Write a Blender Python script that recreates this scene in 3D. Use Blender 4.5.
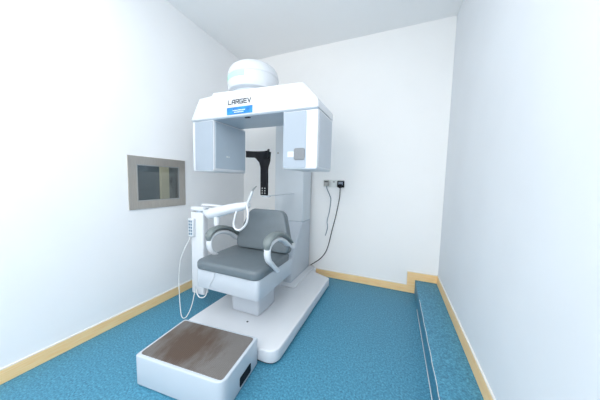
import bpy, bmesh, math, random
from mathutils import Vector, Matrix

for o in list(bpy.data.objects):
    bpy.data.objects.remove(o)
S = bpy.context.scene
COL = S.collection
PI = math.pi

# ------------------------------------------------------------------ camera
YAW, PITCH, ROLL, FPX = 0.39762, -0.08094, 0.02241, 226.36
CAM = Vector((1.984, -2.653, 1.17))
cd = bpy.data.cameras.new('camera')
cam = bpy.data.objects.new('camera', cd)
COL.objects.link(cam)
cd.sensor_fit = 'HORIZONTAL'
cd.sensor_width = 36.0
cd.lens = FPX / 600.0 * 36.0
cd.clip_start = 0.02
f = Vector((-math.sin(YAW) * math.cos(PITCH), math.cos(YAW) * math.cos(PITCH), math.sin(PITCH)))
r = Vector((math.cos(YAW), math.sin(YAW), 0))
u = r.cross(f)
r2 = r * math.cos(ROLL) + u * math.sin(ROLL)
u2 = -r * math.sin(ROLL) + u * math.cos(ROLL)
cam.matrix_world = Matrix(((r2.x, u2.x, -f.x, CAM.x), (r2.y, u2.y, -f.y, CAM.y), (r2.z, u2.z, -f.z, CAM.z), (0, 0, 0, 1)))
S.camera = cam

# ------------------------------------------------------------------ world, lights, exposure
S.view_settings.view_transform = 'Standard'
S.view_settings.look = 'None'
S.view_settings.gamma = 1.0
S.view_settings.use_curve_mapping = False
S.view_settings.exposure = -0.10
w = bpy.data.worlds.new('world')
S.world = w
w.use_nodes = True
w.node_tree.nodes['Background'].inputs[0].default_value = (0.95, 0.98, 1.0, 1)
w.node_tree.nodes['Background'].inputs[1].default_value = 1.9


def area(name, loc, target, sx, sy, energy, color):
    l = bpy.data.lights.new(name, 'AREA')
    l.shape = 'RECTANGLE'
    l.size, l.size_y = sx, sy
    l.energy = energy
    l.color = color
    o = bpy.data.objects.new(name, l)
    COL.objects.link(o)
    o.location = loc
    o.rotation_euler = (Vector(target) - Vector(loc)).to_track_quat('-Z', 'Y').to_euler()
    return o


area('ceiling_lamp_light', (1.2, -2.95, 2.73), (1.2, -2.95, 0), 2.2, 2.1, 30, (1.0, 0.99, 0.97))
fill_l = bpy.data.lights.new('ceiling_fill_light', 'POINT')  # unseen fill light behind the camera, added to brighten the ceiling
fill_l.energy = 32
fill_l.shadow_soft_size = 0.18
fill_l.color = (1.0, 0.99, 0.98)
fill_o = bpy.data.objects.new('ceiling_fill_light', fill_l)
COL.objects.link(fill_o)
fill_o.location = (1.25, -3.5, 2.0)
area('front_fill_light', (1.2, -4.5, 1.5), (1.1, 0, 1.2), 2.2, 2.4, 16, (1.0, 0.99, 0.98))  # unseen fill at the open front, added to lift the far end
area('control_room_fill', (-0.7, -1.6, 2.7), (-0.7, -1.0, 0), 0.6, 0.6, 11, (1.0, 0.98, 0.94))  # unseen light added to brighten the room behind the window


# ------------------------------------------------------------------ materials
def mat(name, color, rough=0.5, metal=0.0, spec=0.5, var=0.0, vscale=20.0, bump=0.0, bscale=200.0, emit=None, es=0.0, coat=0.0):
    m = bpy.data.materials.new(name)
    m.use_nodes = True
    nt = m.node_tree
    b = nt.nodes['Principled BSDF']
    b.inputs['Base Color'].default_value = (*color, 1)
    b.inputs['Roughness'].default_value = rough
    b.inputs['Metallic'].default_value = metal
    b.inputs['Specular IOR Level'].default_value = spec
    b.inputs['Coat Weight'].default_value = coat
    if emit:
        b.inputs['Emission Color'].default_value = (*emit, 1)
        b.inputs['Emission Strength'].default_value = es
    tc = nt.nodes.new('ShaderNodeTexCoord')
    if var > 0:
        n = nt.nodes.new('ShaderNodeTexNoise')
        n.inputs['Scale'].default_value = vscale
        n.inputs['Detail'].default_value = 4
        nt.links.new(tc.outputs['Object'], n.inputs['Vector'])
        cr = nt.nodes.new('ShaderNodeValToRGB')
        cr.color_ramp.elements[0].position = 0.3
        cr.color_ramp.elements[1].position = 0.7
        cr.color_ramp.elements[0].color = (*[max(0, c * (1 - var)) for c in color], 1)
        cr.color_ramp.elements[1].color = (*[min(1, c * (1 + var)) for c in color], 1)
        nt.links.new(n.outputs['Fac'], cr.inputs['Fac'])
        nt.links.new(cr.outputs['Color'], b.inputs['Base Color'])
    if bump > 0:
        n2 = nt.nodes.new('ShaderNodeTexNoise')
        n2.inputs['Scale'].default_value = bscale
        nt.links.new(tc.outputs['Object'], n2.inputs['Vector'])
        bp = nt.nodes.new('ShaderNodeBump')
        bp.inputs['Strength'].default_value = bump
        bp.inputs['Distance'].default_value = 0.002
        nt.links.new(n2.outputs['Fac'], bp.inputs['Height'])
        nt.links.new(bp.outputs['Normal'], b.inputs['Normal'])
    return m


M = {}
M['wall'] = mat('wall_paint', (0.92, 0.93, 0.945), 0.7, var=0.012, vscale=3, bump=0.06, bscale=60)
M['wall_back'] = mat('wall_paint_back', (0.95, 0.95, 0.945), 0.7, var=0.012, vscale=3, bump=0.06, bscale=60)
M['wall_right'] = mat('wall_paint_right', (0.81, 0.84, 0.875), 0.7, var=0.015, vscale=3, bump=0.06, bscale=60)  # darker and bluer than the other walls
M['ceiling'] = mat('ceiling_paint', (0.95, 0.955, 0.96), 0.8, var=0.01, vscale=2)
M['white'] = mat('white_enamel', (0.69, 0.72, 0.76), 0.3, var=0.008, vscale=5)
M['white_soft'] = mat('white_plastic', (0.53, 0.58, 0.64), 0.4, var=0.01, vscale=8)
M['cool'] = mat('pale_blue_panel', (0.38, 0.44, 0.51), 0.35, var=0.015, vscale=6)
M['cool_dark'] = mat('blue_grey_panel', (0.44, 0.52, 0.60), 0.3, var=0.02, vscale=6)
M['step'] = mat('step_paint', (0.53, 0.59, 0.655), 0.25, var=0.01, vscale=6)
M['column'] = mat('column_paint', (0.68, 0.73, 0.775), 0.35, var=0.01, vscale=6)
M['leather'] = mat('grey_leather', (0.138, 0.170, 0.193), 0.38, var=0.05, vscale=14, bump=0.25, bscale=350)
M['leather_pad'] = mat('grey_pad', (0.18, 0.215, 0.22), 0.45, var=0.03, vscale=20, bump=0.15, bscale=300)
M['black'] = mat('black_plastic', (0.006, 0.007, 0.010), 0.6, spec=0.15, var=0.2, vscale=30)
M['gap'] = mat('dark_rubber_and_shadow', (0.03, 0.036, 0.045), 0.8, var=0.1, vscale=30)  # also colours the contact shadow strips under plinth and pedestal
M['steel'] = mat('brushed_steel', (0.42, 0.39, 0.36), 0.36, metal=0.85)
M['steel_polished'] = mat('polished_metal', (0.5, 0.50, 0.49), 0.3, metal=0.9, var=0.03)  # lighter polished metal
M['wood'] = mat('baseboard_wood', (0.76, 0.52, 0.25), 0.45)
M['caulk'] = mat('caulk', (0.82, 0.80, 0.76), 0.7, var=0.02)
M['ink'] = mat('dark_lettering', (0.03, 0.04, 0.06), 0.5, var=0.1)
M['sign'] = mat('blue_sign', (0.012, 0.22, 0.62), 0.3, var=0.35, vscale=25)
M['sign_ink'] = mat('sign_white', (0.80, 0.88, 0.95), 0.5, var=0.02)
M['grey_mesh'] = mat('grey_speaker', (0.22, 0.235, 0.255), 0.6, var=0.12, vscale=300)
M['mint'] = mat('mint_light', (0.42, 0.78, 0.60), 0.3, emit=(0.45, 1.0, 0.75), es=0.15, var=0.01)
M['beige'] = mat('beige_paint', (0.88, 0.79, 0.56), 0.6, var=0.03)
M['slate'] = mat('slate_blue_paint', (0.16, 0.205, 0.25), 0.6, var=0.05)
M['grey_plug'] = mat('grey_plug_plastic', (0.36, 0.36, 0.34), 0.5, var=0.05)
M['grey_cord'] = mat('grey_cord', (0.22, 0.27, 0.33), 0.5, var=0.05)
M['white_cord'] = mat('white_cord', (0.78, 0.80, 0.80), 0.5, var=0.02)
M['button'] = mat('blue_grey_button', (0.12, 0.20, 0.28), 0.4, var=0.05)
M['cream'] = mat('cream_plastic', (0.74, 0.77, 0.76), 0.5, var=0.01)


def nodes_of(m):
    nt = m.node_tree
    return nt, nt.nodes['Principled BSDF']


# wood grain along the board
nt, b = nodes_of(M['wood'])
tc = nt.nodes.new('ShaderNodeTexCoord')
mp = nt.nodes.new('ShaderNodeMapping')
mp.inputs['Scale'].default_value = (3, 3, 60)
n = nt.nodes.new('ShaderNodeTexNoise')
n.inputs['Scale'].default_value = 2.5
n.inputs['Detail'].default_value = 5
cr = nt.nodes.new('ShaderNodeValToRGB')
cr.color_ramp.elements[0].color = (0.97, 0.60, 0.26, 1)
cr.color_ramp.elements[1].color = (1.0, 0.74, 0.40, 1)
cr.color_ramp.elements[0].position = 0.25
cr.color_ramp.elements[1].position = 0.65
nt.links.new(tc.outputs['Object'], mp.inputs['Vector'])
nt.links.new(mp.outputs['Vector'], n.inputs['Vector'])
nt.links.new(n.outputs['Fac'], cr.inputs['Fac'])
nt.links.new(cr.outputs['Color'], b.inputs['Base Color'])

# blue speckled vinyl
def vinyl(name):
    m = mat(name, (0.05, 0.26, 0.42), 0.5)
    nt, b = nodes_of(m)
    tc = nt.nodes.new('ShaderNodeTexCoord')
    n1 = nt.nodes.new('ShaderNodeTexNoise')
    n1.inputs['Scale'].default_value = 90
    n1.inputs['Detail'].default_value = 3
    n1.inputs['Roughness'].default_value = 0.7
    n2 = nt.nodes.new('ShaderNodeTexNoise')
    n2.inputs['Scale'].default_value = 1.8
    n3 = nt.nodes.new('ShaderNodeTexVoronoi')
    n3.inputs['Scale'].default_value = 60
    cr = nt.nodes.new('ShaderNodeValToRGB')
    e = cr.color_ramp.elements
    e[0].position = 0.32
    e[0].color = (0.030, 0.140, 0.225, 1)
    e[1].position = 0.70
    e[1].color = (0.115, 0.39, 0.55, 1)
    k = e.new(0.5)
    k.color = (0.056, 0.245, 0.375, 1)
    cr3 = nt.nodes.new('ShaderNodeValToRGB')
    cr3.color_ramp.elements[0].position = 0.08
    cr3.color_ramp.elements[0].color = (0.45, 0.5, 0.55, 1)
    cr3.color_ramp.elements[1].position = 0.22
    cr3.color_ramp.elements[1].color = (1, 1, 1, 1)
    mx = nt.nodes.new('ShaderNodeMix')
    mx.data_type = 'RGBA'
    mx.blend_type = 'MULTIPLY'
    mx.inputs['Factor'].default_value = 0.7
    for q in (n1, n2, n3):
        nt.links.new(tc.outputs['Object'], q.inputs['Vector'])
    nt.links.new(n1.outputs['Fac'], cr.inputs['Fac'])
    nt.links.new(n3.outputs['Distance'], cr3.inputs['Fac'])
    nt.links.new(cr.outputs['Color'], mx.inputs[6])
    nt.links.new(cr3.outputs['Color'], mx.inputs[7])
    nt.links.new(mx.outputs[2], b.inputs['Base Color'])
    return m


M['vinyl'] = vinyl('blue_speckled_vinyl')

# worn brown-grey tread mat: fine ridges plus brown wear patch
m = mat('tread_mat', (0.20, 0.18, 0.17), 0.55)
M['tread'] = m
nt, b = nodes_of(m)
tc = nt.nodes.new('ShaderNodeTexCoord')
n1 = nt.nodes.new('ShaderNodeTexNoise')
n1.inputs['Scale'].default_value = 7
n1.inputs['Detail'].default_value = 8
n1.inputs['Roughness'].default_value = 0.65
vm = nt.nodes.new('ShaderNodeVectorMath')
vm.operation = 'DISTANCE'
vm.inputs[1].default_value = (0.22, 0.18, 0.182)
ma = nt.nodes.new('ShaderNodeMath')
ma.operation = 'MULTIPLY_ADD'
ma.inputs[1].default_value = -2.6
ma.inputs[2].default_value = 0.70
ad = nt.nodes.new('ShaderNodeMath')
ad.operation = 'ADD'
cr = nt.nodes.new('ShaderNodeValToRGB')
cr.color_ramp.elements[0].position = 0.55
cr.color_ramp.elements[0].color = (0.165, 0.155, 0.148, 1)
cr.color_ramp.elements[1].position = 0.95
cr.color_ramp.elements[1].color = (0.092, 0.060, 0.042, 1)
mpt = nt.nodes.new('ShaderNodeMapping')
mpt.inputs['Scale'].default_value = (2.6, 0.9, 1)
nt.links.new(tc.outputs['Object'], mpt.inputs['Vector'])
nt.links.new(mpt.outputs['Vector'], n1.inputs['Vector'])
nt.links.new(tc.outputs['Object'], vm.inputs[0])
nt.links.new(vm.outputs['Value'], ma.inputs[0])
nt.links.new(ma.outputs[0], ad.inputs[0])
nt.links.new(n1.outputs['Fac'], ad.inputs[1])
nt.links.new(ad.outputs[0], cr.inputs['Fac'])
nt.links.new(cr.outputs['Color'], b.inputs['Base Color'])
wv = nt.nodes.new('ShaderNodeTexWave')
wv.inputs['Scale'].default_value = 30
wv.bands_direction = 'X'
bp = nt.nodes.new('ShaderNodeBump')
bp.inputs['Strength'].default_value = 0.5
bp.inputs['Distance'].default_value = 0.002
nt.links.new(tc.outputs['Object'], wv.inputs['Vector'])
nt.links.new(wv.outputs['Fac'], bp.inputs['Height'])
nt.links.new(bp.outputs['Normal'], b.inputs['Normal'])

# brushed steel streaks
nt, b = nodes_of(M['steel'])
tc = nt.nodes.new('ShaderNodeTexCoord')
mp = nt.nodes.new('ShaderNodeMapping')
mp.inputs['Scale'].default_value = (4, 90, 4)
n = nt.nodes.new('ShaderNodeTexNoise')
n.inputs['Scale'].default_value = 3
cr = nt.nodes.new('ShaderNodeValToRGB')
cr.color_ramp.elements[0].color = (0.42, 0.385, 0.345, 1)
cr.color_ramp.elements[1].color = (0.66, 0.61, 0.55, 1)
nt.links.new(tc.outputs['Object'], mp.inputs['Vector'])
nt.links.new(mp.outputs['Vector'], n.inputs['Vector'])
nt.links.new(n.outputs['Fac'], cr.inputs['Fac'])
nt.links.new(cr.outputs['Color'], b.inputs['Base Color'])

# glass of the viewing window
m = bpy.data.materials.new('window_glass')
m.use_nodes = True
nt = m.node_tree
nt.nodes.clear()
out = nt.nodes.new('ShaderNodeOutputMaterial')
mix = nt.nodes.new('ShaderNodeMixShader')
fr = nt.nodes.new('ShaderNodeFresnel')
fr.inputs['IOR'].default_value = 1.5
tr = nt.nodes.new('ShaderNodeBsdfTransparent')
tr.inputs['Color'].default_value = (0.86, 0.90, 0.90, 1)
gl = nt.nodes.new('ShaderNodeBsdfGlossy')
gl.inputs['Roughness'].default_value = 0.02
nt.links.new(fr.outputs[0], mix.inputs[0])
nt.links.new(tr.outputs[0], mix.inputs[1])
nt.links.new(gl.outputs[0], mix.inputs[2])
nt.links.new(mix.outputs[0], out.inputs['Surface'])
M['glass'] = m


# ------------------------------------------------------------------ mesh helpers
def world_loc(o):
    v = Vector((0, 0, 0))
    while o is not None:
        v += o.location
        o = o.parent
    return v


def obj(name, bm, material, parent=None, local=False, smooth=True, angle=32):
    """link bm (in room coordinates unless local) as one mesh object"""
    bmesh.ops.recalc_face_normals(bm, faces=bm.faces)
    me = bpy.data.meshes.new(name)
    if smooth:
        for fc in bm.faces:
            fc.smooth = True
        ca = math.radians(angle)
        for e in bm.edges:
            if len(e.link_faces) == 2 and e.calc_face_angle(0) > ca:
                e.smooth = False
    o = bpy.data.objects.new(name, me)
    if parent is not None:
        o.parent = parent
        if not local:
            bm.transform(Matrix.Translation(-world_loc(parent)))
    elif not local:
        # put the origin at the base of the mesh
        xs = [v.co for v in bm.verts]
        c = Vector(((min(v.x for v in xs) + max(v.x for v in xs)) / 2, (min(v.y for v in xs) + max(v.y for v in xs)) / 2, min(v.z for v in xs)))
        bm.transform(Matrix.Translation(-c))
        o.location = c
    bm.to_mesh(me)
    bm.free()
    me.materials.append(material)
    COL.objects.link(o)
    return o


def thing(name, label, cat, loc=(0, 0, 0), rotz=0, group=None):
    o = bpy.data.objects.new(name, None)
    o.empty_display_size = 0.05
    COL.objects.link(o)
    o.location = loc
    o.rotation_euler = (0, 0, rotz)
    return tag(o, label, cat, group)


def tag(o, label, cat, group=None):
    o['label'] = label
    o['category'] = cat
    if group:
        o['group'] = group
    return o


def struct(name, bm, m, smooth=False):
    o = obj(name, bm, m, smooth=smooth)
    o['kind'] = 'structure'
    return o


def new():
    return bmesh.new()


def merge(dst, src):
    me = bpy.data.meshes.new('tmp')
    src.to_mesh(me)
    src.free()
    dst.from_mesh(me)
    bpy.data.meshes.remove(me)
    return dst


def box(bm, x0, x1, y0, y1, z0, z1, bev=0.0, seg=3):
    t = new()
    bmesh.ops.create_cube(t, size=1)
    for v in t.verts:
        v.co = Vector((x0 if v.co.x < 0 else x1, y0 if v.co.y < 0 else y1, z0 if v.co.z < 0 else z1))
    if bev:
        bmesh.ops.bevel(t, geom=t.edges[:], offset=bev, segments=seg, profile=0.5, affect='EDGES')
    return merge(bm, t)


def rpoly(pts, rad, seg=6):
    """round the corners of a 2-D polygon; rad is a number or one per corner"""
    out = []
    n = len(pts)
    for i, p in enumerate(pts):
        rr = rad[i] if isinstance(rad, (list, tuple)) else rad
        a = Vector(pts[i - 1]) - Vector(p)
        c = Vector(pts[(i + 1) % n]) - Vector(p)
        if rr <= 0:
            out.append(tuple(p))
            continue
        a.normalize()
        c.normalize()
        ang = a.angle(c)
        d = rr / math.tan(ang / 2)
        p0 = Vector(p) + a * d
        p1 = Vector(p) + c * d
        P = Vector(p)
        for k in range(seg + 1):
            t = k / seg
            out.append(tuple((1 - t) ** 2 * p0 + 2 * t * (1 - t) * P * 1.0 + t * t * p1))
    return out


def prism(bm, pts, axis, lo, hi, bev=0.0, seg=2):
    """extrude a 2-D outline: axis 'z' uses (x,y), 'y' uses (x,z), 'x' uses (y,z)"""
    t = new()

    def P(p, h):
        return {'z': (p[0], p[1], h), 'y': (p[0], h, p[1]), 'x': (h, p[0], p[1])}[axis]
    a = [t.verts.new(P(p, lo)) for p in pts]
    c = [t.verts.new(P(p, hi)) for p in pts]
    fa = t.faces.new(a)
    fc = t.faces.new(c[::-1])
    n = len(pts)
    for i in range(n):
        t.faces.new((a[i], c[i], c[(i + 1) % n], a[(i + 1) % n]))
    bmesh.ops.recalc_face_normals(t, faces=t.faces)
    if bev:
        es = list(set(fa.edges[:] + fc.edges[:]))
        bmesh.ops.bevel(t, geom=es, offset=bev, segments=seg, profile=0.5, affect='EDGES')
    return merge(bm, t)


def smooth_path(pts, sub=8):
    pts = [Vector(p) for p in pts]
    out = []
    for i in range(len(pts) - 1):
        p0 = pts[max(i - 1, 0)]
        p1, p2 = pts[i], pts[i + 1]
        p3 = pts[min(i + 2, len(pts) - 1)]
        for k in range(sub):
            t = k / sub
            out.append(0.5 * (2 * p1 + (p2 - p0) * t + (2 * p0 - 5 * p1 + 4 * p2 - p3) * t * t + (3 * p1 - p0 - 3 * p2 + p3) * t ** 3))
    out.append(pts[-1])
    return out


def tube(bm, pts, rad, seg=10, sub=8, ref=None, ratio=1.0):
    """sweep an ellipse along a smooth path; rad number or one per control point"""
    path = smooth_path(pts, sub)
    n = len(path)
    t = new()
    rings = []
    prev = None
    for i, p in enumerate(path):
        d = (path[min(i + 1, n - 1)] - path[max(i - 1, 0)]).normalized()
        if ref is not None:
            s = Vector(ref)
            s = (s - d * s.dot(d)).normalized()
        else:
            if prev is None:
                a = Vector((0, 0, 1)) if abs(d.z) < 0.9 else Vector((1, 0, 0))
                s = d.cross(a).normalized()
            else:
                s = (prev - d * prev.dot(d)).normalized()
        prev = s
        q = d.cross(s)
        if isinstance(rad, (list, tuple)):
            tt = i / (n - 1) * (len(rad) - 1)
            k = min(int(tt), len(rad) - 2)
            rr = rad[k] * (1 - (tt - k)) + rad[k + 1] * (tt - k)
        else:
            rr = rad
        rings.append([t.verts.new(p + s * rr * math.cos(2 * PI * j / seg) + q * rr * ratio * math.sin(2 * PI * j / seg)) for j in range(seg)])
    for i in range(n - 1):
        for j in range(seg):
            t.faces.new((rings[i][j], rings[i][(j + 1) % seg], rings[i + 1][(j + 1) % seg], rings[i + 1][j]))
    t.faces.new(rings[0][::-1])
    t.faces.new(rings[-1])
    return merge(bm, t)


def cyl(bm, a, c, rad, seg=20, bev=0.0):
    return tube(bm, [a, c], rad, seg=seg, sub=1)


def lathe(bm, prof, cx, cy, seg=48, a0=0.0, a1=2 * PI):
    t = new()
    full = abs(a1 - a0 - 2 * PI) < 1e-6
    cols = []
    n = seg if full else seg + 1
    for j in range(n):
        a = a0 + (a1 - a0) * j / seg
        cols.append([t.verts.new((cx + rr * math.cos(a), cy + rr * math.sin(a), z)) for rr, z in prof])
    for j in range(seg):
        c0, c1 = cols[j], cols[(j + 1) % n]
        for k in range(len(prof) - 1):
            t.faces.new((c0[k], c1[k], c1[k + 1], c0[k + 1]))
    if not full:
        pass
    bmesh.ops.remove_doubles(t, verts=t.verts, dist=1e-5)
    return merge(bm, t)


# ------------------------------------------------------------------ the room
W, H, YF = 2.435, 2.766, -4.6
LEDGE_X, LEDGE_Z, BB = 2.229, 0.148, 0.082
WY0, WY1, WZ0, WZ1 = -1.46, -1.03, 0.955, 1.30     # hole for the viewing window

bm = new()
box(bm, -1.35, W + 0.12, YF, 0.12, -0.10, 0)
struct('floor', bm, M['vinyl'])
bm = new()
box(bm, -1.35, W + 0.12, YF, 0.12, H, H + 0.1)
struct('ceiling', bm, M['ceiling'])
bm = new()
box(bm, -1.35, W + 0.12, 0, 0.12, 0, H)
struct('wall_back', bm, M['wall_back'])
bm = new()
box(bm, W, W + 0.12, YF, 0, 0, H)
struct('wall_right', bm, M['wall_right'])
bm = new()
box(bm, -0.14, 0, YF, WY0, 0, H)
box(bm, -0.14, 0, WY1, 0, 0, H)
box(bm, -0.14, 0, WY0, WY1, 0, WZ0)
box(bm, -0.14, 0, WY0, WY1, WZ1, H)
struct('wall_left', bm, M['wall'])
# the control room behind the viewing window
bm = new()
box(bm, -1.35, -1.23, YF, 0, 0, H)
struct('wall_outer', bm, M['slate'])
bm = new()
box(bm, -1.23, -1.19, -0.37, -0.20, 0, 2.1)
struct('door_1', bm, M['beige'])
bm = new()
box(bm, -1.23, -1.17, -0.20, -0.13, 0, 2.15)
box(bm, -1.23, -1.17, -0.37, -0.20, 2.1, 2.15)
struct('trim_1', bm, M['gap'])

# carpeted ledge along the right wall, slightly rounded nosing
bm = new()
prism(bm, rpoly([(LEDGE_X, 0.0), (W, 0.0), (W, LEDGE_Z), (LEDGE_X, LEDGE_Z)], [0, 0, 0, 0.010]), 'y', YF, 0.0)
o = obj('floor_ledge', bm, M['vinyl'])
o['kind'] = 'structure'
bm = new()
path = []
for i in range(0, 60):
    y = -0.45 - i * 0.07
    if y < YF + .05:
        break
    path.append((LEDGE_X + 0.002 + 0.0015 * math.sin(i * 2.1), y, LEDGE_Z - 0.001))
tube(bm, path, 0.0016, seg=6, sub=2)
struct('trim_2', bm, M['caulk'], smooth=True)
bm = new()
path = [(LEDGE_X - 0.002, -0.35 - i * 0.1, 0.003) for i in range(42)]
tube(bm, path, 0.0022, seg=6, sub=1)
struct('trim_3', bm, M['caulk'], smooth=True)

# baseboards
T = 0.009
bm = new()
box(bm, 0, T, YF, -T, 0, BB, 0.003, 2)
struct('baseboard_left', bm, M['wood'])
bm = new()
XV = 2.150
prism(bm, [(0, 0), (LEDGE_X, 0), (LEDGE_X, LEDGE_Z), (W, LEDGE_Z), (W, LEDGE_Z + BB), (XV, LEDGE_Z + BB), (XV, BB), (0, BB)], 'y', -T, 0, 0.002, 1)
struct('baseboard_back', bm, M['wood'])
bm = new()
box(bm, W - T, W, YF, -T, LEDGE_Z, LEDGE_Z + BB + 0.005, 0.003, 2)
struct('baseboard_right', bm, M['wood'])
# pale sealant bead on top of the boards
bm = new()
box(bm, 0, 0.008, YF, -0.008, BB, BB + 0.006)
struct('trim_4', bm, M['caulk'])
bm = new()
box(bm, 0, XV - 0.006, -0.008, 0, BB, BB + 0.006)
box(bm, XV - 0.006, XV, -0.008, 0, BB, LEDGE_Z + BB + 0.006)
box(bm, XV, W, -0.008, 0, LEDGE_Z + BB, LEDGE_Z + BB + 0.006)
struct('trim_5', bm, M['caulk'])
bm = new()
box(bm, W - 0.008, W, YF, -0.008, LEDGE_Z + BB + 0.005, LEDGE_Z + BB + 0.011)
struct('trim_6', bm, M['caulk'])

# viewing window: steel surround, recess, lead glass
OY0, OY1, OZ0, OZ1 = -1.510, -0.978, 0.908, 1.352
IY0, IY1, IZ0, IZ1 = -1.446, -1.052, 0.976, 1.283


def ring(bm, a, c, x0, x1, mitre=True):
    """rectangular ring between outer a=(y0,y1,z0,z1) and inner c, thickness x0..x1, four mitred rails"""
    (ay0, ay1, az0, az1), (cy0, cy1, cz0, cz1) = a, c
    quads = [[(ay0, az0), (ay1, az0), (cy1, cz0), (cy0, cz0)], [(ay1, az0), (ay1, az1), (cy1, cz1), (cy1, cz0)],
             [(ay1, az1), (ay0, az1), (cy0, cz1), (cy1, cz1)], [(ay0, az1), (ay0, az0), (cy0, cz0), (cy0, cz1)]]
    for q in quads:
        prism(bm, q, 'x', x0, x1)
    return bm


win = bpy.data.objects.new('window_1', None)
COL.objects.link(win)
win.location = (0, -1.245, OZ0)
win['kind'] = 'structure'
bm = new()
ring(bm, (OY0, OY1, OZ0, OZ1), (IY0, IY1, IZ0, IZ1), 0.0, 0.010)
obj('window_frame', bm, M['steel'], win, smooth=False)
bm = new()
ring(bm, (IY0 - 0.002, IY1 + 0.002, IZ0 - 0.002, IZ1 + 0.002), (IY0 + 0.006, IY1 - 0.006, IZ0 + 0.006, IZ1 - 0.006), -0.008, 0.014)
obj('glazing_bead', bm, M['steel_polished'], win, smooth=False)
bm = new()
ring(bm, (WY0 + .001, WY1 - .001, WZ0 + .001, WZ1 - .001), (WY0 + 0.012, WY1 - 0.012, WZ0 + 0.012, WZ1 - 0.012), -0.139, -0.001)
obj('window_lining', bm, M['steel'], win, smooth=False)
bm = new()
box(bm, -0.014, -0.008, IY0 - 0.012, IY1 + 0.005, IZ0 - 0.008, IZ1 + 0.010)
obj('pane', bm, M['glass'], win, smooth=False)

# ------------------------------------------------------------------ the scanner
sc = thing('dental_ct_scanner', 'large white dental x-ray scanner with dome, overhead beam and column on a low plinth', 'medical scanner', (0.955, -0.75, 0))

# plinth
BZ = 0.100
outline = rpoly([(0.573, -1.484), (1.352, -1.484), (1.352, -0.245), (1.145, -0.150), (1.120, -0.020), (0.600, -0.020), (0.573, -0.15)],
                [0.05, 0.085, 0.03, 0.04, 0.02, 0.02, 0.02], 8)
bm = new()
prism(bm, outline, 'z', 0.014, BZ, 0.009, 3)
obj('base', bm, M['white'], sc)
inset = rpoly([(0.59, -1.470), (1.336, -1.470), (1.336, -0.26), (1.135, -0.165), (1.11, -0.03), (0.615, -0.03), (0.58, -0.16)], [0.05, 0.08, 0.03, 0.04, 0.02, 0.02, 0.02], 8)
bm = new()
prism(bm, inset, 'z', 0.0, 0.016)
obj('base_shadow_skirt', bm, M['gap'], sc)  # recessed skirt, coloured dark as the plinth's contact shadow line
bm = new()
prism(bm, rpoly([(0.62, -0.655), (1.105, -0.655), (1.105, -0.035), (0.62, -0.035)], [0.03, 0.05, 0.01, 0.01], 8), 'z', BZ - 0.001, 0.116, 0.006, 2)
obj('base_riser', bm, M['white'], sc)
bm = new()
cyl(bm, (1.0, -1.288, BZ - 0.002), (1.0, -1.288, BZ + 0.002), 0.008, 14)
obj('screw_plug', bm, M['gap'], sc)

# lower column cover and upper column
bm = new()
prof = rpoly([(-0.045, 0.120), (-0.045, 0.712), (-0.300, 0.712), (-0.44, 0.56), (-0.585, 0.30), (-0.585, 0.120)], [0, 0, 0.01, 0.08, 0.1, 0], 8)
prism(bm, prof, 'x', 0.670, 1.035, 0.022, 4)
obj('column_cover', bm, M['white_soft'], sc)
bm = new()
prism(bm, rpoly([(0.676, -0.582), (1.031, -0.582), (1.031, -0.05), (0.676, -0.05)], [0.02, 0.02, 0.01, 0.01], 5), 'z', 0.114, 0.1205)
obj('column_gasket', bm, M['cool_dark'], sc)
bm = new()
prism(bm, rpoly([(0.676, -0.294), (1.029, -0.294), (1.029, -0.048), (0.676, -0.048)], 0.01, 4), 'z', 0.710, 0.7165)
obj('column_seam', bm, M['cool_dark'], sc)
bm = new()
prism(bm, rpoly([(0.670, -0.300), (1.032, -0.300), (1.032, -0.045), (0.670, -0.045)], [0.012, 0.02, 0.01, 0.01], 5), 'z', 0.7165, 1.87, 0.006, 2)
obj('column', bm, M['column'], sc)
bm = new()
cyl(bm, (0.707, -0.302, 1.495), (0.707, -0.297, 1.495), 0.010, 12)
obj('screw', bm, M['grey_plug'], sc)
bm = new()
box(bm, 0.80, 1.02, -0.80, -0.29, 1.812, 1.872, 0.008)
obj('cantilever', bm, M['white'], sc)

# beam: front outline extruded backwards
XB0, XB1, YB0, YB1, ZB = 0.290, 1.474, -1.150, -0.758, 1.680
bo = rpoly([(XB0, ZB), (XB1, ZB), (XB1 - 0.004, 1.737), (1.352, 1.862), (0.545, 1.889), (0.532, 1.866), (0.395, 1.858)],
           [0.0, 0.0, 0.03, 0.03, 0.0, 0.0, 0.0], 3)
bm = new()
prism(bm, bo, 'y', YB0, YB1, 0.010, 3)
beam = obj('gantry_beam', bm, M['white'], sc)
bm = new()
box(bm, XB0 + .01, XB1 - .010, YB0 + 0.010, YB1 - 0.010, ZB - 0.006, ZB + 0.002, 0.002, 1)
obj('beam_soffit', bm, M['cool_dark'], beam)
bm = new()
box(bm, 0.842, 0.890, YB0 + 0.03, YB0 + 0.05, ZB - 0.012, ZB - 0.006, 0.002, 1)
obj('sensor', bm, M['gap'], beam)
# sign and lettering on the beam front
bm = new()
box(bm, 0.694, 0.940, YB0 - 0.003, YB0 + 0.001, 1.693, 1.749, 0.001, 1)
sign = obj('information_sign', bm, M['sign'], beam)
bm = new()
random.seed(4)
for row, (zz, x0, x1) in enumerate([(1.722, 0.755, 0.868), (1.708, 0.768, 0.858)]):
    x = x0
    while x < x1:
        wd = random.uniform(0.005, 0.010)
        box(bm, x, x + wd, YB0 - 0.0045, YB0 - 0.0028, zz - 0.003, zz + 0.004)
        x += wd + 0.004
obj('fine_print', bm, M['sign_ink'], sign, smooth=False)

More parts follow.
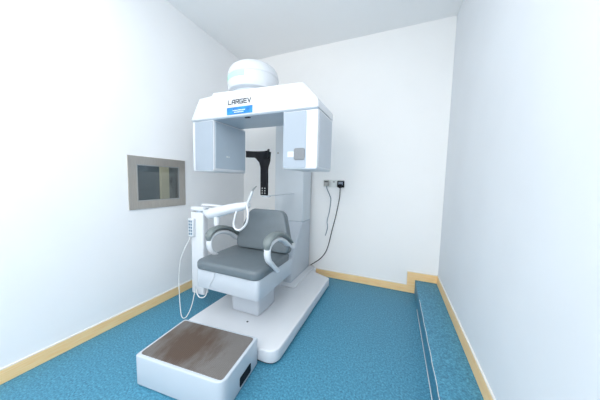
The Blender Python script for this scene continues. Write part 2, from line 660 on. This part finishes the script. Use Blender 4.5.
GL = {'L': [[(0, 1), (0, 0), (1, 0)]],
      'A': [[(0, 0), (0, .65), (.35, 1), (1, 1), (1, 0)], [(.3, .42), (1, .42)]],
      'R': [[(0, 0), (0, 1), (1, 1), (1, .48), (.2, .48)], [(.5, .48), (1, 0)]],
      'G': [[(1, 1), (0, 1), (0, 0), (1, 0), (1, .46), (.55, .46)]],
      'E': [[(1, 1), (0, 1), (0, 0), (1, 0)], [(0, .5), (.9, .5)]],
      'V': [[(0, 1), (.5, 0), (1, 1)]]}


def letters(bm, text, x, y, z, lw, lh, pitch, st, depth=0.002):
    for ch in text:
        for pl in GL[ch]:
            for a, c in zip(pl[:-1], pl[1:]):
                A = Vector((x + a[0] * lw, z + a[1] * lh))
                B = Vector((x + c[0] * lw, z + c[1] * lh))
                d = (B - A).normalized()
                nn = Vector((-d.y, d.x)) * st / 2
                A = A - d * st / 2
                B = B + d * st / 2
                prism(bm, [tuple(A + nn), tuple(B + nn), tuple(B - nn), tuple(A - nn)], 'y', y - depth, y + 0.0005)
        x += pitch


bm = new()
letters(bm, 'LARGEV', 0.708, YB0, 1.774, 0.0255, 0.030, 0.0378, 0.0066)
obj('lettering', bm, M['ink'], beam, smooth=False)

# detector housing (left) and tube housing (right)
def housing(name, x0, x1, y0, y1, z0, z1, px0, px1, inner_x, mat_in):
    bm = new()
    prism(bm, rpoly([(x0, z0), (x1, z0), (x1, z1), (x0, z1)], [0.022, 0.022, 0.0, 0.0], 6), 'y', y0, y1, 0.012, 4)
    h = obj(name, bm, M['white'], sc)
    bm = new()
    prism(bm, rpoly([(px0, z0 + 0.010), (px1, z0 + 0.010), (px1, z1 - 0.008), (px0, z1 - 0.008)], [0.014, 0.014, 0.004, 0.004], 5), 'y', y0 - 0.003, y0 + 0.004, 0.0015, 1)
    obj('front_panel', bm, M['cool'], h)
    return h


lb = housing('detector_housing', 0.302, 0.540, -1.142, -0.690, 1.240, 1.674, 0.336, 0.534, 0.546, M['cool_dark'])
bm = new()
prism(bm, rpoly([(-1.118, 1.270), (-0.700, 1.270), (-0.700, 1.664), (-1.118, 1.664)], 0.012, 4), 'x', 0.534, 0.5425, 0.002, 1)
obj('side_panel', bm, M['cool_dark'], lb)
bm = new()
box(bm, 0.5415, 0.5445, -0.985, -0.965, 1.375, 1.388)
box(bm, 0.5415, 0.5445, -0.955, -0.943, 1.375, 1.388)
obj('laser_slot', bm, M['cream'], lb)
rb = housing('tube_housing', 1.200, 1.472, -1.142, -0.766, 1.258, 1.674, 1.206, 1.386, 1.203, M['cool'])
bm = new()
prism(bm, rpoly([(-1.112, 1.280), (-0.796, 1.280), (-0.796, 1.664), (-1.112, 1.664)], 0.012, 4), 'x', 1.466, 1.4745, 0.002, 1)
obj('side_panel', bm, M['white_soft'], rb)
bm = new()
prism(bm, rpoly([(1.295, 1.324), (1.379, 1.324), (1.379, 1.409), (1.295, 1.409)], 0.018, 5), 'y', -1.151, -1.143, 0.002, 1)
obj('speaker_grille', bm, M['grey_mesh'], rb)
bm = new()
box(bm, 1.244, 1.294, -1.1475, -1.144, 1.346, 1.386, 0.001, 1)
lab = obj('label_plate', bm, M['white'], rb)
bm = new()
box(bm, 1.262, 1.268, -1.149, -1.147, 1.362, 1.370)
obj('indicator', bm, M['cool_dark'], lab, smooth=False)

# dome
DX, DY = 0.815, -0.955
bm = new()
lathe(bm, [(0, 1.87), (0.175, 1.87), (0.175, 1.925), (0.0, 1.925)], DX, DY)
obj('dome_neck', bm, M['white_soft'], sc)
dp = [(0, 1.900), (0.180, 1.902), (0.203, 1.915), (0.213, 1.940), (0.215, 1.972), (0.2125, 1.977), (0.211, 2.022), (0.2145, 2.027), (0.212, 2.048), (0.203, 2.078), (0.184, 2.104), (0.155, 2.124), (0.11, 2.138), (0.05, 2.144), (0, 2.145)]
bm = new()
lathe(bm, dp, DX, DY, 64)
dome = obj('dome', bm, M['white'], sc)
bm = new()
lathe(bm, [(0.2120, 1.977), (0.2145, 1.981), (0.2135, 2.018), (0.2105, 2.022), (0.209, 2.0)], DX, DY, 40, math.radians(175), math.radians(285))
obj('light_strip', bm, M['mint'], dome)

# black headrest: keypad stem with a curved head band on top
bm = new()
HY = -0.900
stem = rpoly([(0.862, 1.040), (0.932, 1.040), (0.932, 1.285), (0.951, 1.345), (0.958, 1.425), (0.800, 1.425), (0.785, 1.385), (0.815, 1.365), (0.848, 1.330), (0.860, 1.285)], [0.006, 0.006, 0.05, 0.03, 0.004, 0.004, 0.01, 0.02, 0.03, 0.05], 4)
prism(bm, stem, 'y', HY - 0.012, HY + 0.012, 0.004, 2)
hr = obj('headrest', bm, M['black'], sc)
bm = new()
t = new()
N = 16
for lo_hi in (0,):
    rows = []
    for i in range(N + 1):
        s = i / N
        x = 0.738 + (0.972 - 0.738) * s
        bow = -0.05 * (2 * s - 1) ** 2
        top = 1.432 + (0.010 if s > .93 else 0)
        bot = 1.376 - (0.02 * max(0, 1 - abs(s - .6) * 3))
        rows.append([t.verts.new((x, HY + bow - 0.008, bot)), t.verts.new((x, HY + bow - 0.008, top)), t.verts.new((x, HY + bow + 0.008, top)), t.verts.new((x, HY + bow + 0.008, bot))])
    for i in range(N):
        for j in range(4):
            t.faces.new((rows[i][j], rows[i][(j + 1) % 4], rows[i + 1][(j + 1) % 4], rows[i + 1][j]))
    t.faces.new(rows[0])
    t.faces.new(rows[-1][::-1])
merge(bm, t)
obj('head_band', bm, M['black'], hr)
for kx in (0.883, 0.911):
    for kz in (1.060, 1.082, 1.104):
        bm = new()
        cyl(bm, (kx, HY - 0.0145, kz), (kx, HY - 0.011, kz), 0.0044, 10)
        obj('button', bm, M['cream'], hr)
bm = new()
box(bm, 0.885, 0.955, -0.925, -0.880, 1.026, 1.038, 0.003, 1)
box(bm, 0.885, 0.925, -0.885, -0.295, 1.030, 1.034)
obj('support_arm', bm, M['white_soft'], hr)

# ------------------------------------------------------------------ the patient chair
ch = thing('patient_chair', 'grey padded patient chair with white frame standing on the scanner plinth', 'chair', (0.905, -1.08, BZ))
bm = new()
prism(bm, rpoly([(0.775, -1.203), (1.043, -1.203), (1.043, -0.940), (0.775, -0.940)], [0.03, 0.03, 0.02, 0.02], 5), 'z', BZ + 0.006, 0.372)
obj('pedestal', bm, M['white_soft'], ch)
bm = new()
prism(bm, rpoly([(0.787, -1.192), (1.032, -1.192), (1.032, -0.95), (0.787, -0.95)], 0.02, 5), 'z', BZ, BZ + 0.007)
obj('pedestal_contact_shadow', bm, M['gap'], ch)  # thin dark strip standing in for the contact shadow under the pedestal
# pan: open tray shape with angled front corners, raised rear
PX0, PX1 = 0.612, 1.172
bm = new()
prism(bm, rpoly([(PX0, -1.410), (PX1, -1.410), (PX1, -0.865), (PX0, -0.865)], [0.035, 0.035, 0.02, 0.02], 6), 'z', 0.352, 0.497, 0.008, 2)
pan = obj('seat_pan', bm, M['white_soft'], ch)
bm = new()
tube(bm, [(0.800, -1.4125, 0.495), (0.790, -1.4125, 0.45), (0.760, -1.4125, 0.405), (0.745, -1.4125, 0.37)], 0.0022, seg=5, sub=4)
obj('seam', bm, M['white'], pan)
# link from the chair to the lift column
bm = new()
box(bm, 0.75, 1.00, -0.870, -0.575, 0.375, 0.49, 0.01)
obj('carriage', bm, M['white_soft'], ch)


def cushion(name, outline_fn, nx, ny):
    pass


# seat cushion: rounded slab, slightly dished
def pad(outline, cz, th, dome_h, edge_r, rings=7):
    """soft pad in local xy outline, z up; returns bmesh. outline ccw list"""
    t = new()
    cx = sum(p[0] for p in outline) / len(outline)
    cy = sum(p[1] for p in outline) / len(outline)
    C2 = Vector((cx, cy))
    n = len(outline)

    def loop(scale_in, z):
        vs = []
        for p in outline:
            P = Vector(p)
            d = (P - C2)
            L = d.length
            q = C2 + d * max(0.0, (L - scale_in) / L)
            vs.append(t.verts.new((q.x, q.y, z)))
        return vs
    loops = []
    # bottom edge up to the top edge, rounded by edge_r
    for k in range(5):
        a = -PI / 2 + (PI / 2) * k / 4
        loops.append(loop(edge_r * 0.6 * (1 - math.cos(a)), cz - th / 2 + edge_r * 0.6 * (1 + math.sin(a))))
    for k in range(6):
        a = (PI / 2) * k / 5
        loops.append(loop(edge_r * (1 - math.cos(a)), cz + th / 2 - edge_r * (1 - math.sin(a))))
    for i in range(len(loops) - 1):
        for j in range(n):
            t.faces.new((loops[i][j], loops[i][(j + 1) % n], loops[i + 1][(j + 1) % n], loops[i + 1][j]))
    # top: shrinking rings with a crown
    prev = loops[-1]
    base = [v.co.copy() for v in prev]
    for s in range(1, rings + 1):
        fct = 1 - s / (rings + 1)
        cur = []
        for bco in base:
            q = C2 + (Vector((bco.x, bco.y)) - C2) * fct
            z = bco.z + dome_h * (1 - fct ** 2)
            cur.append(t.verts.new((q.x, q.y, z)))
        for j in range(n):
            t.faces.new((prev[j], prev[(j + 1) % n], cur[(j + 1) % n], cur[j]))
        prev = cur
    cv = t.verts.new((cx, cy, base[0].z + dome_h))
    for j in range(n):
        t.faces.new((prev[j], prev[(j + 1) % n], cv))
    t.faces.new(loops[0][::-1])
    return t


so = rpoly([(0.608, -1.425), (1.180, -1.425), (1.180, -0.935), (0.608, -0.935)], [0.07, 0.07, 0.03, 0.03], 8)
# subdivide straight runs for a smooth crown
def dens(pts, step=0.04):
    out = []
    n = len(pts)
    for i in range(n):
        a, c = Vector(pts[i]), Vector(pts[(i + 1) % n])
        k = max(1, int((c - a).length / step))
        for j in range(k):
            out.append(tuple(a + (c - a) * j / k))
    return out


bm = pad(dens(so), 0.530, 0.066, 0.010, 0.024)
seat = obj('seat', bm, M['leather'], ch, angle=60)

# backrest: tapered rounded pad, tilted back
bw = rpoly([(-0.255, 0), (0.255, 0), (0.268, 0.075), (0.185, 0.357), (-0.152, 0.357), (-0.268, 0.075)], [0.035, 0.035, 0.05, 0.085, 0.085, 0.05], 7)
bm = pad(dens(bw, 0.03), 0.0, 0.075, 0.008, 0.020)
tilt = math.radians(90 - 10)
mt = Matrix.Translation((0.938, -0.985, 0.566)) @ Matrix.Rotation(tilt, 4, 'X')
bm.transform(mt)
back = obj('backrest', bm, M['leather'], ch, angle=60)
bm = pad(dens([(p[0] * 0.86, p[1] * 0.86 + 0.02) for p in bw], 0.03), -0.048, 0.03, 0.0, 0.01)
bm.transform(mt)
obj('back_shell', bm, M['white_soft'], ch, angle=60)
# backrest bracket down to the pan
bm = new()
box(bm, 0.80, 1.07, -0.935, -0.885, 0.49, 0.70, 0.01)
obj('back_bracket', bm, M['white_soft'], ch)


def armrest(x, dz=0.0, name='armrest'):
    def sq(pts):
        return [(p[0], -0.925 + (p[1] + 0.925) * 0.86, p[2]) for p in pts]
    path = [(x, -1.210, 0.490), (x, -1.305, 0.565), (x, -1.362, 0.645 + dz), (x, -1.378, 0.710 + dz), (x, -1.335, 0.758 + dz), (x, -1.22, 0.768 + dz), (x, -1.10, 0.732 + dz), (x, -1.00, 0.675 + dz), (x, -0.925, 0.635 + dz)]
    bm = new()
    tube(bm, sq(path), [0.026, 0.027, 0.027, 0.026, 0.028, 0.030, 0.030, 0.028, 0.024], seg=14, sub=6, ref=(1, 0, 0), ratio=0.62)
    a = obj(name, bm, M['white'], ch, angle=60)
    bm = new()
    p2 = [(x, -1.383, 0.722 + dz), (x, -1.386, 0.760 + dz), (x, -1.345, 0.795 + dz), (x, -1.24, 0.807 + dz), (x, -1.11, 0.778 + dz), (x, -1.00, 0.727 + dz), (x, -0.925, 0.680 + dz)]
    tube(bm, sq(p2), [0.020, 0.032, 0.036, 0.037, 0.036, 0.032, 0.025], seg=16, sub=6, ref=(1, 0, 0), ratio=0.50)
    obj('arm_pad', bm, M['leather_pad'], a, angle=60)
    bm = new()
    sgn = 1 if x > 0.9 else -1
    cyl(bm, (x - sgn * 0.03, -0.925, 0.655 + dz), (x + sgn * 0.028, -0.925, 0.655 + dz), 0.026, 18)
    obj('hinge_cap', bm, M['white'], a)
    bm = new()
    box(bm, min(x, 0.93), max(x, 0.93), -0.925, -0.895, 0.635 + dz, 0.672 + dz, 0.006, 2)
    obj('hinge_bar', bm, M['white_soft'], a)
    return a


armrest(1.183, -0.030)
armrest(0.655, -0.030)

# side post with the hand support arm
bm = new()
prism(bm, rpoly([(0.330, -1.205), (0.475, -1.205), (0.475, -1.145), (0.330, -1.145)], [0.02, 0.02, 0.01, 0.01], 5), 'z', 0.150, 0.885, 0.006, 2)
post = obj('side_post', bm, M['white'], ch)
bm = new()
box(bm, 0.46, 0.62, -1.195, -1.155, 0.39, 0.45, 0.006)
obj('post_bracket', bm, M['white_soft'], post)
bm = new()
cyl(bm, (0.42, -1.176, 0.883), (0.42, -1.176, 0.900), 0.030, 20)
obj('post_collar', bm, M['cool_dark'], post)
bm = new()
prism(bm, rpoly([(0.330, -1.212), (0.485, -1.212), (0.485, -1.125), (0.330, -1.125)], 0.03, 6), 'z', 0.898, 0.932, 0.008, 3)
obj('post_head', bm, M['white'], post)
# slim shelf rail
bm = new()
tube(bm, [(0.40, -1.13, 0.942), (0.50, -1.13, 0.944), (0.70, -1.13, 0.938), (0.80, -1.13, 0.938)], 0.017, seg=12, sub=4, ref=(0, 1, 0), ratio=0.8)
obj('rail', bm, M['white'], ch)
bm = new()
tube(bm, [(0.480, -1.19, 0.892), (0.545, -1.20, 0.884), (0.57, -1.20, 0.887), (0.66, -1.195, 0.912), (0.80, -1.18, 0.950), (0.905, -1.165, 0.972), (0.925, -1.163, 0.976)],
     [0.018, 0.040, 0.047, 0.044, 0.036, 0.028, 0.016], seg=20, sub=4)
arm = obj('swing_arm', bm, M['white'], ch, angle=50)
bm = new()
tube(bm, [(0.585, -1.215, 0.858), (0.68, -1.210, 0.881), (0.80, -1.192, 0.921), (0.875, -1.178, 0.939)], 0.0085, seg=8, sub=3)
obj('arm_seam', bm, M['cool_dark'], arm)
bm = new()
tube(bm, [(0.628, -1.20, 0.885), (0.628, -1.20, 0.850), (0.626, -1.20, 0.790)], [0.025, 0.026, 0.024], seg=16, sub=2)
obj('peg', bm, M['white'], arm)
bm = new()
tube(bm, [(0.900, -1.175, 0.968), (0.935, -1.18, 1.022), (0.972, -1.19, 1.088)], [0.013, 0.012, 0.010], seg=10, sub=3)
st = obj('bite_stick', bm, M['white'], ch)
bm = new()
tube(bm, [(0.970, -1.19, 1.086), (0.985, -1.193, 1.108), (1.012, -1.197, 1.128)], [0.005, 0.007, 0.004], seg=8, sub=3)
obj('stick_tip', bm, M['steel_polished'], st)
bm = new()
tube(bm, [(0.905, -1.185, 0.985), (0.930, -1.20, 0.96), (0.948, -1.215, 0.900), (0.935, -1.22, 0.835), (0.885, -1.22, 0.786), (0.835, -1.215, 0.782), (0.805, -1.205, 0.815), (0.812, -1.20, 0.875), (0.822, -1.19, 0.93)], 0.0085, seg=10, sub=6)
obj('handle_loop', bm, M['white'], arm)

# ------------------------------------------------------------------ handset with its cord
hs = thing('remote_handset', 'small white remote handset with blue-grey buttons clipped to the post beside the patient chair', 'remote control', (0.350, -1.225, 0.672))
bm = new()
prism(bm, rpoly([(0.334, 0.672), (0.392, 0.672), (0.392, 0.832), (0.334, 0.832)], 0.012, 5), 'y', -1.233, -1.206, 0.004, 2)
obj('body', bm, M['white'], hs)
for k, zz in enumerate((0.697, 0.724, 0.751, 0.778, 0.805)):
    for j, xx in enumerate((0.351, 0.373)):
        bm = new()
        box(bm, xx - 0.008, xx + 0.008, -1.2355, -1.2325, zz - 0.009, zz + 0.009, 0.001, 1)
        obj('button', bm, M['button'], hs)
bm = new()
tube(bm, [(0.345, -1.219, 0.675), (0.338, -1.228, 0.64), (0.290, -1.25, 0.53), (0.258, -1.26, 0.42), (0.254, -1.27, 0.25), (0.30, -1.30, 0.06), (0.375, -1.345, 0.006), (0.425, -1.345, 0.02), (0.41, -1.28, 0.07), (0.385, -1.222, 0.16), (0.380, -1.212, 0.22)], 0.0034, seg=8, sub=8)
obj('cord', bm, M['white_cord'], hs)
wl = new()
tube(wl, [(0.40, -1.212, 0.20), (0.415, -1.222, 0.165), (0.45, -1.225, 0.138), (0.49, -1.215, 0.145), (0.505, -1.20, 0.18), (0.49, -1.17, 0.25), (0.47, -1.15, 0.38)], 0.0042, seg=8, sub=6)
obj('wire_loop', wl, M['white_cord'], post)

# ------------------------------------------------------------------ foot step
ROT = math.radians(5.2)
fs = thing('foot_step', 'low white step box with worn brown-grey tread mat in front of the chair', 'step', (0.684, -1.903, 0), ROT)
SW, SD, SH = 0.580, 0.358, 0.180
so = rpoly([(0, 0), (SW, 0), (SW, SD), (0, SD)], [0.018, 0.055, 0.012, 0.022], 6)
bm = new()
prism(bm, so, 'z', 0.004, SH, 0.007, 3)
body = obj('body', bm, M['step'], fs, local=True)
bm = new()
prism(bm, rpoly([(0.017, 0.017), (SW - 0.017, 0.017), (SW - 0.017, SD - 0.017), (0.017, SD - 0.017)], 0.022, 6), 'z', SH - 0.002, SH + 0.0025, 0.001, 1)
obj('tread_mat', bm, M['tread'], fs, local=True)
bm = new()
prism(bm, rpoly([(0.150, 0.026), (0.268, 0.026), (0.268, 0.082), (0.150, 0.082)], 0.010, 4), 'x', SW - 0.004, SW + 0.0015)
obj('hand_slot', bm, M['black'], fs, local=True)
bm = new()
box(bm, 0.012, SW - 0.012, 0.012, SD - 0.012, 0.0, 0.005)
obj('foot_pad', bm, M['gap'], fs, local=True)

# ------------------------------------------------------------------ sockets, plugs and cables on the back wall
so_ = thing('wall_socket', 'white double wall socket on the back wall between the grey and the black plug', 'socket', (1.30, 0, 1.104))
bm = new()
box(bm, 1.178, 1.262, -0.009, 0, 1.112, 1.200, 0.003, 2)
obj('faceplate', bm, M['cream'], so_)
bm = new()
box(bm, 1.264, 1.345, -0.009, 0, 1.112, 1.200, 0.003, 2)
fp = obj('faceplate', bm, M['cream'], so_)
bm = new()
box(bm, 1.292, 1.318, -0.0105, -0.0088, 1.172, 1.180)
obj('socket_hole', bm, M['gap'], fp, smooth=False)
bm = new()
box(bm, 1.347, 1.430, -0.009, 0, 1.112, 1.200, 0.003, 2)
obj('faceplate', bm, M['cream'], so_)

pg = thing('power_plug', 'small grey plug with short loose grey cord on the back wall', 'plug', (1.22, -0.03, 1.12))
bm = new()
prism(bm, rpoly([(1.190, 1.128), (1.250, 1.128), (1.250, 1.190), (1.190, 1.190)], 0.008, 4), 'y', -0.042, -0.0092, 0.004, 2)
pb = obj('plug_body', bm, M['grey_plug'], pg)
bm = new()
box(bm, 1.198, 1.242, -0.0435, -0.0415, 1.170, 1.182, 0.0005, 1)
obj('plug_rib', bm, M['gap'], pb)
bm = new()
tube(bm, [(1.224, -0.028, 1.13), (1.228, -0.024, 1.09), (1.258, -0.012, 1.02), (1.275, -0.010, 0.96), (1.262, -0.010, 0.82), (1.238, -0.010, 0.70), (1.245, -0.010, 0.62), (1.222, -0.010, 0.52)], 0.0048, seg=8, sub=8)
obj('cord', bm, M['grey_cord'], pg)

pk = thing('power_plug', 'square black plug whose black cable runs down behind the scanner column', 'plug', (1.39, -0.03, 1.10))
bm = new()
prism(bm, rpoly([(1.350, 1.113), (1.432, 1.113), (1.432, 1.190), (1.350, 1.190)], 0.008, 4), 'y', -0.030, -0.0092, 0.003, 2)
pb = obj('plug_body', bm, M['black'], pk)
bm = new()
box(bm, 1.365, 1.417, -0.0325, -0.0295, 1.140, 1.178, 0.001, 1)
obj('plug_face', bm, M['grey_cord'], pb)
bm = new()
prism(bm, rpoly([(1.372, 1.106), (1.410, 1.106), (1.410, 1.152), (1.372, 1.152)], 0.012, 4), 'y', -0.058, -0.030, 0.004, 2)
obj('plug_grip', bm, M['black'], pb)
bm = new()
tube(bm, [(1.391, -0.045, 1.110), (1.389, -0.035, 1.06), (1.380, -0.018, 0.98), (1.345, -0.012, 0.78), (1.305, -0.012, 0.60), (1.265, -0.012, 0.41), (1.225, -0.014, 0.30), (1.165, -0.018, 0.22), (1.10, -0.020, 0.165), (1.045, -0.024, 0.125)], 0.0048, seg=8, sub=8)
obj('cable', bm, M['black'], pk)
